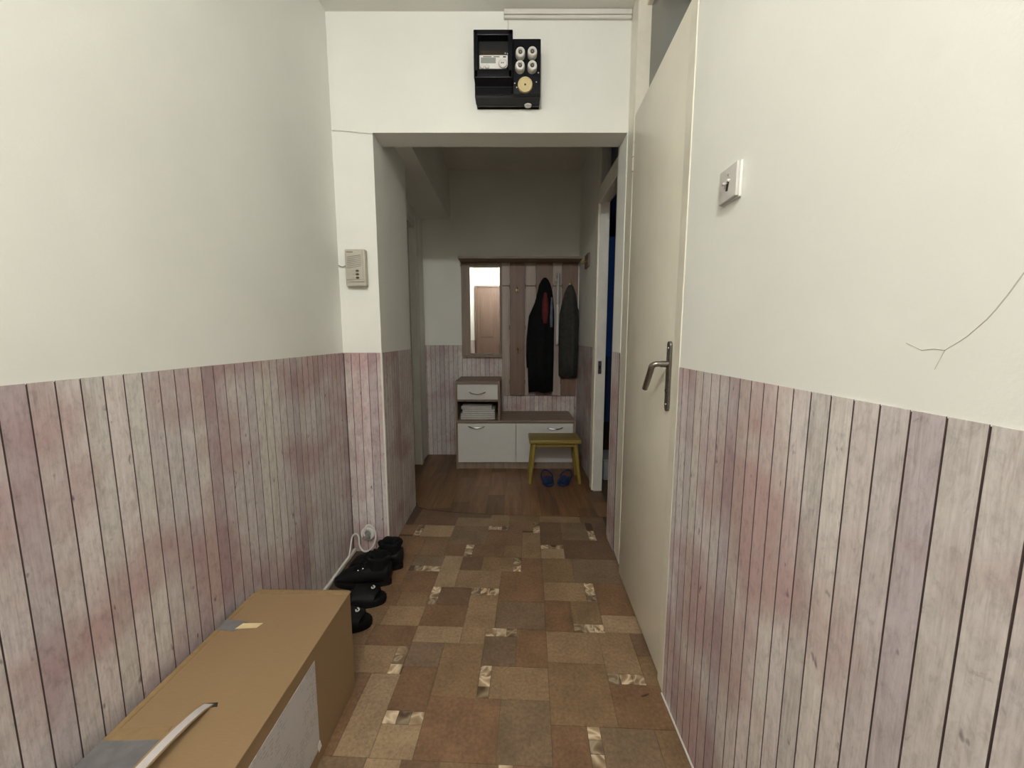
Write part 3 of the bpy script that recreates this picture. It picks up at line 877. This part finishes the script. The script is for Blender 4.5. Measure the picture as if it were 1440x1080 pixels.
# ------------------------------------------------------------------ light switch on the right wall
sw = empty('light_switch', (XR - .0005, .882, 1.409)); tag(sw, 'square white light switch with broken toggle on the right wall', 'light switch')
MB().box(-.006, 0, -.036, .036, 0, .072, .002, 2).build('back_plate', M['white_plastic'], sw, True)
MB().box(-.0125, -.0055, -.035, .034, .002, .0715, .0025, 3).build('cover', M['switch'], sw, True)
MB().box(-.0132, -.0122, -.006, .003, .022, .044, .0004, 1, rot=Matrix.Rotation(R(12), 4, 'X')).build('toggle_hole', M['slot'], sw)
MB().box(-.024, -.012, -.003, .0045, .035, .040, .0012, 2, rot=Matrix.Rotation(R(-20), 4, 'Y')).build('toggle_stub', M['switch'], sw, True)
MB().box(-.018, -.012, -.012, -.004, .039, .044, .001, 1, rot=Matrix.Rotation(R(25), 4, 'X')).build('toggle_stub', M['white_plastic'], sw, True)
MB().lathe([(0, .002), (.0022, .0015), (.0025, 0)], 10, Matrix.Translation((-.0125, -.004, .054)) @ Matrix.Rotation(R(-90), 4, 'Y')).build('screw', M['grey_plug'], sw)

# ------------------------------------------------------------------ socket with white cable at the foot of the end wall
so = empty('power_socket', (-.748, YE - .0045, .062)); tag(so, 'grey wall socket with plug near the floor behind black boots', 'socket')
MB().lathe([(.036, 0), (.036, .012), (.032, .016), (.024, .016), (.022, .010), (0, .010)], 28, Matrix.Translation((0, 0, .042)) @ FACE_Y).build('face', M['white_plastic'], so, True)
MB().lathe([(0, .045), (.012, .043), (.016, .036), (.016, .010)], 18, Matrix.Translation((0, 0, .042)) @ FACE_Y).build('plug', M['grey_plug'], so, True)
MB().box(-.020, .018, -.036, -.020, .022, .036, .004, 2).build('adapter', M['grey_plug'], so, True)
cpth = smooth_path([(XL + .012, YE - .09, .016), (-.822, YE - .06, .05), (-.822, YE - .035, .095), (-.805, YE - .03, .112), (-.790, YE - .03, .095), (-.786, YE - .035, .055), (-.772, YE - .04, .030), (-.750, YE - .045, .024), (-.722, YE - .045, .040), (-.700, YE - .04, .085), (-.700, YE - .04, .130), (-.718, YE - .04, .160), (-.742, YE - .042, .162), (-.752, YE - .052, .135), (-.750, YE - .0545, .112)], 6)
tag(MB().tube(cpth, .0042, 8).build('power_cable', M['white_cable'], None, True), 'white power cable looping out of the socket by the corner', 'cable')

# ------------------------------------------------------------------ cardboard box
BX0, BX1, BY0, BY1, BZ = -.806, -.512, .22, 1.125, .33
bxo = empty('cardboard_box', ((BX0 + BX1) / 2, (BY0 + BY1) / 2, 0), 0); tag(bxo, 'long brown cardboard box with white carry strap against the left wall', 'box')
BWm = Matrix.Translation((-(BX0 + BX1) / 2, -(BY0 + BY1) / 2, 0))
def bb(mb, name, mat, smooth=False, parent=None): return mb.build(name, mat, parent or bxo, smooth, mw=BWm)
bxo.rotation_euler.z = R(-.8)
bb(MB().box(BX0, BX1, BY0, BY1, .0008, BZ - .004, .003, 2), 'carton', M['card'])
bb(MB().box(BX0, BX1 + .002, BY0, BY1 + .002, BZ - .005, BZ, .002, 2), 'top_flap', M['card'])
m = MB(); m.box(BX0 + .002, BX1 - .004, BY1 - .018, BY1 + .003, BZ, BZ + .0008); m.box(BX0 + .01, BX1 - .015, BY1 + .002, BY1 + .0035, BZ - .06, BZ + .0008)
bb(m, 'end_tape', M['brown_tape'])
bb(MB().box(BX0 - .001, BX0 + .012, BY0, BY1 - .02, BZ, BZ + .0009), 'edge_tape', M['brown_tape'])
bb(MB().prism([(BX0 - .001, .960), (BX0 + .052, .955), (BX0 + .066, .990), (BX0 - .001, .998)], BZ + .0002, BZ + .0014), 'grey_tape_patch', M['grey_tape'])
bb(MB().prism([(-.756, .962), (-.700, .966), (-.694, .984), (-.748, .982)], BZ + .0014, BZ + .0024), 'cream_sticker', M['cream_tape'])
bb(MB().prism([(BX0 - .001, .54), (BX0 + .13, .53), (BX0 + .115, .672), (BX0 - .001, .668)], BZ + .0002, BZ + .0016), 'grey_tape_patch', M['grey_tape'])
bb(MB().prism([(BX0 - .001, .665), (BX0 + .122, .655), (BX0 + .112, .70), (BX0 + .0, .692)], BZ + .0001, BZ + .0011), 'clear_tape', M['brown_tape'])
# carry strap: two slots and a strap bowed above the top
bb(MB().prism([(-.676, .738), (-.634, .742), (-.640, .752), (-.672, .748)], BZ - .0002, BZ + .0007), 'strap_slot', M['slot'])
bb(MB().prism([(-.676, .420), (-.634, .420), (-.634, .410), (-.676, .410)], BZ - .0002, BZ + .0007), 'strap_slot', M['slot'])
def strap(w0, w1, hgt, sh, z0):
    rings = []
    for i in range(17):
        t = i / 16
        y = .746 + (.414 - .746) * t
        z = BZ + z0 + hgt * math.sin(math.pi * t) ** .7
        xc = -.656 - sh * math.sin(math.pi * t)
        rings.append([Vector((xc + w0, y, z)), Vector((xc + w1, y, z)), Vector((xc + w1, y, z + .0016)), Vector((xc + w0, y, z + .0016))])
    return MB().rings(rings)
st = bb(strap(-.009, .009, .026, .004, .0012), 'carry_strap', M['strap'], True)
bb(strap(-.0145, -.0095, .025, .004, .0010), 'strap_edge', M['card_inner'], True, st)
bb(strap(.0095, .012, .025, .004, .0010), 'strap_edge', M['card_inner'], True, st)
# shipping label on the side
lab = bb(MB().prism_m([(.62, .040), (.902, .044), (.905, .292), (.60, .288)], 0, .0009, Matrix(((0, 0, 1, BX1 + .0002), (1, 0, 0, 0), (0, 1, 0, 0), (0, 0, 0, 1)))), 'paper_label', M['label'])
bb(MB().prism_m([(.895, .035), (.909, .038), (.903, .062), (.892, .056)], 0.0009, .0022, Matrix(((0, 0, 1, BX1 + .0002), (1, 0, 0, 0), (0, 1, 0, 0), (0, 0, 0, 1)))), 'label_corner', M['white_plastic'], False, lab)

# ------------------------------------------------------------------ shoes by the left wall
def outline(L, W, n=28, waist=.86):
    """shoe sole outline, heel at x=0, toe at x=L"""
    pts = []
    for i in range(n):
        a = 2 * math.pi * i / n
        cx, sy = math.cos(a), math.sin(a)
        x = L / 2 + L / 2 * math.copysign(abs(cx) ** .85, cx)
        t = x / L
        w = W * (.40 + .12 * math.sin(math.pi * (t - .25) * 1.1)) * (1.0 if t > .6 else (waist + (1 - waist) * abs(t - .35) / .35 if t < .6 else 1))
        pts.append((x, w * math.copysign(abs(sy) ** .8, sy)))
    return pts
def slide(label, loc, rz):
    o = empty('slide_sandal', loc, rz)
    tag(o, label, 'sandal', 'black slide sandals behind the cardboard box')
    L, W = .265, .105
    MB().prism(outline(L, W), .0006, .026, .005, 2).build('sole', M['rubber'], o, True)
    MB().prism([(p[0] * .94 + .008, p[1] * .86) for p in outline(L, W)], .026, .029, .001, 1).build('footbed', M['rubber'], o, True)
    rings = []
    for i in range(15):
        a = math.pi * i / 14
        s_ = (.50 + .03 * math.cos(a)); e_ = .90 - .05 * abs(math.cos(a))
        y = -math.cos(a) * W * .53; z = .012 + math.sin(a) ** .75 * .052
        zi = .012 + math.sin(a) ** .75 * .046
        fr = .86
        rings.append([Vector((L * s_, y, z)), Vector((L * (s_ + e_) / 2, y, z + .002 * math.sin(a))), Vector((L * e_, y * fr, z * .80 + .002)), Vector((L * e_, y * .96 * fr, zi * .80)), Vector((L * s_, y * .94, zi))])
    st_ = MB().rings(rings).build('strap', M['rubber'], o, True, 60)
    m = MB()
    m.tube(smooth_path([(L * .785, .010, .0660), (L * .815, .004, .0650), (L * .815, -.006, .0645), (L * .790, -.009, .0655), (L * .780, -.002, .0672)], 4), .0030, 6, flat=.5)
    m.build('logo', M['logo_white'], st_, True)
    return o
slide('black slide sandal nearest the box corner, toe into the corridor', (-.812, 1.385, 0), R(1))
slide('black slide sandal between the other slide and the ankle boots', (-.800, 1.530, 0), R(-1))

def boot(label, loc, rz):
    o = empty('ankle_boot', loc, rz)
    tag(o, label, 'boot', 'black ankle boots by the socket')
    L, W = .262, .100
    MB().prism(outline(L, W), .0006, .024, .004, 2).build('sole', M['rubber'], o, True)
    # upper: rings along the length (heel x=0 .. toe x=L)
    rings = []
    for i in range(13):
        t = i / 12
        x = .006 + (L - .014) * t
        w = W * (.30 + .19 * math.sin(math.pi * min(1, max(0, (t * .92 + .06)))))
        hz = .100 if t < .40 else .100 - .052 * ((t - .40) / .6) ** .8
        if t > .9: hz -= .022 * (t - .9) / .1
        ring = []
        for k_ in range(14):
            a = 2 * math.pi * k_ / 14
            yy = w * math.copysign(abs(math.cos(a)) ** .8, math.cos(a))
            zz = .020 + (hz - .020) * .5 * (1 + math.copysign(abs(math.sin(a)) ** .7, math.sin(a)))
            ring.append(Vector((x, yy, zz)))
        rings.append(ring)
    MB().rings(rings).build('upper', M['leather'], o, True, 180)
    # shaft with a gathered padded rim
    rings = []
    n = 28
    for j, (z, rx, ry) in enumerate(((.060, .048, .038), (.085, .050, .040), (.110, .049, .041), (.124, .053, .044), (.134, .055, .046), (.141, .050, .041), (.136, .040, .032), (.115, .036, .029), (.080, .034, .027))):
        ruf = .0045 if 3 <= j <= 6 else .0015
        rings.append([Vector((.058 + (rx + ruf * math.sin(6 * a)) * math.cos(a), (ry + ruf * math.sin(6 * a)) * math.sin(a), z + (.004 * math.sin(5 * a + 1) if j >= 3 else 0))) for a in [2 * math.pi * q / n for q in range(n)]])
    MB().rings(rings).build('shaft', M['black_cloth'], o, True, 180)
    for q in range(3):
        x = .118 + q * .022; z = .103 - q * .009
        m = MB(); m.tube(arch((x, -.026, z - .014), (x, 0, z + .012), (x, .026, z - .014), 8), .0028, 6)
        m.build('lace', M['black_cloth'], o, True)
    for q in range(2):
        m = MB(); m.lathe([(0, .003), (.003, .002), (.0035, 0)], 8, Matrix.Translation((.118 + q * .022, .030, .090 - q * .009)) @ Matrix.Rotation(R(-60), 4, 'X'))
        m.build('eyelet', M['chrome'], o)
    return o
boot('black ankle boot of the pair, nearer the slide sandals', (-.548, 1.645, 0), R(179))
boot('black ankle boot of the pair, nearer the opening and socket', (-.530, 1.768, 0), R(181))

# ------------------------------------------------------------------ hall furniture: shoe cabinet
CF = 3.175
cab = empty('shoe_cabinet', (.03, CF, 0.0043)); tag(cab, 'white-fronted oak shoe cabinet with a small drawer tower', 'cabinet')
CM = Matrix.Translation((-.03, -CF, -.0043))
def cb(mb, name, mat, smooth=False, parent=None): return mb.build(name, mat, parent or cab, smooth, mw=CM)
CXA, CXB, CXT = -.472, .528, -.098
YBk = HYB - .006
m = MB()
m.box(CXA, CXA + .018, CF, YBk, .0045, .752, .0015, 1)
m.box(CXB - .018, CXB, CF, YBk, .0045, .405, .0015, 1)
m.box(CXA + .018, CXB - .018, CF + .01, YBk, .0045, .062)
m.box(CXA + .018, CXB - .018, YBk - .01, YBk, .062, .405)
m.box(CXA + .018, CXT - .018, YBk - .01, YBk, .43, .730)
m.box(CXT - .018, CXT, CF, YBk, .426, .752, .0015, 1)
m.box(CXA + .018, CXT - .018, CF + .008, YBk, .582, .596)
cb(m, 'carcass', M['oak'])
cb(MB().box(CXA + .018, CXB, CF - .006, YBk, .405, .426, .002, 1), 'worktop', M['oak_x'])
cb(MB().box(CXA + .018, CXT - .018, CF - .002, YBk, .730, .752, .002, 1), 'tower_top', M['oak_x'])
def bow_handle(x, y, z, w, parent):
    pts = arch((x - w / 2, y, z + .008), (x, y - .030, z - .014), (x + w / 2, y, z + .008), 10)
    cb(MB().tube(pts, [.0035] + [.0065] * 9 + [.0035], 8, flat=.8), 'handle', M['chrome'], True, parent)
dr = cb(MB().box(CXA + .020, CXT - .020, CF - .012, CF + .006, .600, .727, .002, 1), 'drawer', M['front'])
bow_handle(-.287, CF - .012, .655, .135, dr)
mid = .034
dl = cb(MB().box(CXA + .020, mid - .0015, CF - .014, CF + .004, .066, .400, .002, 1), 'door', M['front'])
dr2 = cb(MB().box(mid + .0015, CXB - .020, CF - .014, CF + .004, .066, .400, .002, 1), 'door', M['front'])
bow_handle(-.297, CF - .014, .368, .135, dl)
bow_handle(.358, CF - .014, .358, .135, dr2)

for i, (z, hgt, w, dx, lab) in enumerate(((.4265, .052, .145, 0, 'folded white towel lowest in the open cabinet niche'), (.4790, .034, .135, .008, 'folded white towel in the middle of the niche stack'), (.5135, .026, .128, -.010, 'folded white towel on top of the niche stack'))):
    o = empty('folded_towel', (-.287 + dx, CF + .12, z)); tag(o, lab, 'towel', 'towels in the cabinet niche')
    nl = 3 if i == 0 else 2
    for q in range(nl):
        hh = hgt / nl
        MB().box(-w, w, -.105, .105, q * hh + .0003, (q + 1) * hh - .0003, min(.006, hh * .42), 3).build('fold', M['towel'], o, True)

# ------------------------------------------------------------------ coat rack panel with mirror and hat shelf
rk = empty('coat_rack', (.08, HYB - .005, .57)); tag(rk, 'wall coat rack of alternating brown and pale boards with mirror', 'coat rack')
RM = Matrix.Translation((-.08, -(HYB - .005), -.57))
def rb(mb, name, mat, smooth=False, parent=None): return mb.build(name, mat, parent or rk, smooth, mw=RM)
yb = HYB - .0045
rb(MB().box(-.458, .598, yb - .20, yb, 1.772, 1.792, .003, 2), 'hat_shelf', M['oak_x'])
bounds = [(-.092, -.024, 'p'), (-.020, .118, 'w'), (.122, .212, 'p'), (.216, .366, 'w'), (.370, .446, 'p'), (.450, .592, 'w')]
for x0, x1, kd in bounds:
    if kd == 'w': rb(MB().box(x0, x1, yb - .022, yb - .004, .575, 1.770, .002, 1), 'board', M['walnut'])
    else:
        rb(MB().box(x0, x1, yb - .018, yb - .004, .575, 1.564, .002, 1), 'pale_board', M['pale_board'])
        rb(MB().box(x0, x1, yb - .018, yb - .004, 1.574, 1.770, .002, 1), 'pale_board', M['pale_board'])
for z in (.70, 1.20, 1.569): rb(MB().box(-.090, .590, yb - .006, yb, z - .02, z + .02), 'batten', M['walnut'])
# mirror with frame
m = MB()
m.box(-.455, -.378, yb - .030, yb, .945, 1.770, .003, 1)
m.box(-.112, -.094, yb - .030, yb, .945, 1.770, .003, 1)
m.box(-.378, -.112, yb - .030, yb, 1.732, 1.770, .002, 1)
m.box(-.378, -.112, yb - .030, yb, .945, .965, .002, 1)
rb(m, 'mirror_frame', M['oak'])
rb(MB().box(-.380, -.110, yb - .014, yb - .008, .960, 1.735), 'mirror_glass', M['mirror'])
rb(MB().box(-.448, -.088, yb - .034, yb - .002, .930, .944, .002, 1), 'mirror_ledge', M['oak_x'])
def hook(x, z):
    y = yb - .022
    m = MB()
    m.lathe([(0, .005), (.011, .004), (.013, 0)], 14, Matrix.Translation((x, y, z)) @ FACE_Y)
    m.tube(smooth_path([(x, y, z), (x, y - .030, z + .006), (x, y - .044, z + .024), (x, y - .046, z + .034)], 4), .0045, 8)
    m.tube(smooth_path([(x, y, z - .004), (x, y - .016, z - .018), (x, y - .030, z - .014), (x, y - .034, z + .002)], 4), .004, 8)
    rb(m, 'hook', M['brass'], True)
for x, z in ((.046, 1.530), (.052, .985), (.290, 1.585), (.522, 1.580), (.40, 1.615)): hook(x, z)

# ------------------------------------------------------------------ clothes on the rack
def drape(levels, n=36, folds=7, amp=.10, seed=1):
    """levels: (z, xc, halfwidth, yfront depth)"""
    rr = random.Random(seed); ph = [rr.uniform(0, 6.28) for _ in range(3)]
    yk = yb - .026
    rings = []
    for i, (z, xc, hw, dp) in enumerate(levels):
        t = i / (len(levels) - 1)
        ring = []
        for q in range(n):
            a = 2 * math.pi * q / n
            f = 1 + amp * t * (math.sin(folds * a + ph[0] + t) * .7 + .4 * math.sin((folds * 2 + 1) * a + ph[1]))
            x = xc + hw * math.cos(a) * (1 + .10 * t * math.sin(3 * a + ph[2]))
            y = yk - dp / 2 - dp / 2 * math.sin(a) * f
            ring.append(Vector((x, min(y, yk + .002), z + .008 * math.sin(4 * a + ph[1]) * t)))
        rings.append(ring)
    return MB().rings(rings)
jk = empty('hooded_jacket', (.285, yb - .03, .70)); tag(jk, 'black hooded jacket with red lining hanging on the rack', 'jacket')
JM = Matrix.Translation((-.285, -(yb - .03), -.70))
drape([(1.635, .292, .012, .040), (1.615, .292, .030, .065), (1.570, .290, .052, .085), (1.500, .290, .068, .098), (1.42, .284, .082, .106), (1.345, .270, .100, .110), (1.25, .258, .114, .110), (1.10, .255, .115, .108), (.95, .255, .115, .104), (.80, .255, .112, .095), (.62, .258, .108, .085)], folds=5, amp=.18, seed=2).build('body', M['black_cloth'], jk, True, 180, mw=JM)
m = MB(); m.rings([[Vector((.290 + dx, yb - .026 - dp, z)) for dx, dp in ((-w, d - .012), (-w * .5, d), (w * .5, d), (w, d - .012), (w * .5, d - .02), (-w * .5, d - .02))] for z, w, d in ((1.50, .012, .112), (1.42, .028, .120), (1.32, .032, .124), (1.23, .024, .120))])
m.build('lining', M['red_cloth'], jk, True, 180, mw=JM)
m = MB(); m.rings([[Vector((.345 + dx, yb - .026 - dp, z)) for dx, dp in ((-.014, d - .012), (0, d), (.014, d - .008), (.012, d - .02), (-.012, d - .022))] for z, d in ((1.46, .088), (1.38, .100), (1.28, .104), (1.20, .098))])
m.build('sleeve_stripe', M['blue_cloth'], jk, True, 180, mw=JM)
drape([(1.38, .205, .018, .05), (1.30, .182, .032, .075), (1.10, .166, .036, .078), (.95, .162, .034, .072), (.84, .164, .030, .065)], folds=3, amp=.12, seed=6).build('sleeve', M['black_cloth'], jk, True, 180, mw=JM)

ct = empty('grey_coat', (.53, yb - .03, .80)); tag(ct, 'dark olive coat on the rightmost hook of the rack', 'coat')
TM = Matrix.Translation((-.53, -(yb - .03), -.80))
drape([(1.575, .520, .012, .035), (1.555, .518, .028, .06), (1.49, .514, .052, .085), (1.40, .510, .070, .100), (1.31, .506, .084, .108), (1.20, .504, .086, .110), (1.05, .504, .087, .110), (.92, .504, .086, .10), (.76, .504, .082, .09)], folds=6, amp=.20, seed=4).build('body', M['green_cloth'], ct, True, 180, mw=TM)
drape([(1.41, .555, .018, .06), (1.35, .568, .026, .08), (1.25, .570, .026, .085), (1.10, .568, .025, .08), (.98, .565, .023, .075)], folds=3, amp=.10, seed=9).build('sleeve', M['green_cloth'], ct, True, 180, mw=TM)

sh = empty('shoe_horn', (.408, yb - .05, 1.04)); tag(sh, 'long white stick with silver top hanging between the coats', 'shoe horn')
SM = Matrix.Translation((-.408, -(yb - .05), -1.04))
m = MB(); m.tube([(.408, yb - .052, 1.045), (.408, yb - .052, 1.06), (.408, yb - .052, 1.20), (.408, yb - .052, 1.40)], [.014, .023, .022, .018], 14, flat=.6)
m.build('blade', M['white_plastic'], sh, True, mw=SM)
m = MB(); m.tube([(.408, yb - .052, 1.40), (.408, yb - .052, 1.66), (.408, yb - .052, 1.672)], [.0185, .0195, .016], 12, flat=.7)
m.build('silver_grip', M['silver'], sh, True, mw=SM)
m = MB()
for i in range(26):
    z0 = 1.405 + i * .010
    m.tube([(.408 - .017, yb - .0625, z0), (.408, yb - .0655, z0 + .006), (.408 + .017, yb - .0625, z0 + .012)], .0016, 4)
m.build('braid', M['steel'], sh, True, mw=SM)

# key hooks on the right hall wall
kh = empty('key_hook_board', (HXR - .0005, 3.17, 1.66)); tag(kh, 'small brown wooden hook board on the right hall wall', 'hook board')
MB().prism([(-.016, -.07), (-.016, .07), (0, .07), (0, -.07)], 0, .105, .004, 2).build('board', M['walnut'], kh)
for y in (-.045, .0, .045):
    MB().tube(smooth_path([(-.016, y, .05), (-.034, y, .040), (-.046, y, .046), (-.048, y, .060)], 4), .004, 8).build('hook', M['brass'], kh, True)

# ------------------------------------------------------------------ mustard stool
stl = empty('stool', (.325, 2.935, .0043)); tag(stl, 'low mustard wooden stool in front of the cabinet', 'stool')
m = MB(); m.box(-.195, .195, -.115, .115, .315, .345, .008, 3)
m.build('seat', M['yellow_wood'], stl, True)
m = MB(); m.box(-.165, .165, -.088, -.072, .285, .316, .002, 1); m.box(-.165, .165, .072, .088, .285, .316, .002, 1)
m.build('apron', M['yellow_wood'], stl)
for sx in (-1, 1):
    for sy in (-1, 1):
        MB().tube([(sx * .190, sy * .098, .0005), (sx * .184, sy * .094, .05), (sx * .155, sy * .080, .316)], [.011, .013, .017], 12).build('leg', M['yellow_leg'], stl, True)

# child's sandals under it
def kid_sandal(label, loc, rz):
    o = empty('child_sandal', loc, rz); tag(o, label, 'sandal', 'blue child sandals under the stool')
    L, W = .185, .090
    MB().prism(outline(L, W), .0005, .020, .004, 2).build('sole', M['sandal_blue'], o, True)
    rings = []
    for i in range(13):
        a = math.pi * i / 12
        y = -math.cos(a) * W * .50; z = .012 + math.sin(a) ** .75 * .040; zi = .012 + math.sin(a) ** .75 * .036
        rings.append([Vector((L * .52, y, z + .006)), Vector((L * .75, y * .95, z)), Vector((L * .97, y * .62, z * .62 + .004)), Vector((L * .96, y * .58, zi * .6)), Vector((L * .54, y * .93, zi))])
    MB().rings(rings).build('toe_cap', M['sandal_blue'], o, True, 60)
    m = MB(); m.tube(smooth_path([(L * .52, -W * .46, .022), (L * .30, -W * .47, .050), (L * .04, -W * .20, .066), (L * .0, 0, .068), (L * .04, W * .20, .066), (L * .30, W * .47, .050), (L * .52, W * .46, .022)], 5), .0062, 8)
    m.build('heel_strap', M['sandal_blue'], o, True)
    m = MB(); m.tube(arch((L * .50, -W * .49, .018), (L * .46, 0, .098), (L * .50, W * .49, .018), 10), .005, 8)
    m.build('instep_strap', M['sandal_red'], o, True)
    return o
kid_sandal('blue child sandal under the stool, left one of the pair', (.262, 2.955, .0043), R(-84))
kid_sandal('blue child sandal under the stool, turned one on the right', (.450, 2.950, .0043), R(-118))

# ------------------------------------------------------------------ pale box on the floor of the side room
pb = empty('storage_box', (.80, 3.02, .002)); tag(pb, 'pale grey storage box on the dark side room floor', 'box')
MB().box(-.085, .12, -.10, .16, 0, .15, .008, 2).build('tub', M['pale_box'], pb, True)
MB().box(-.090, .125, -.105, .165, .15, .168, .006, 2).build('lid', M['pale_box'], pb, True)

# crumb of dirt by the door foot
bmc = MB(); bmc.tube([(.405, 1.085, .0022), (.418, 1.088, .0030), (.432, 1.093, .0022)], [.001, .0025, .001], 6)
tag(bmc.build('floor_crumb', M['dirt']), 'small dark crumb on the lino near the door foot', 'crumb')
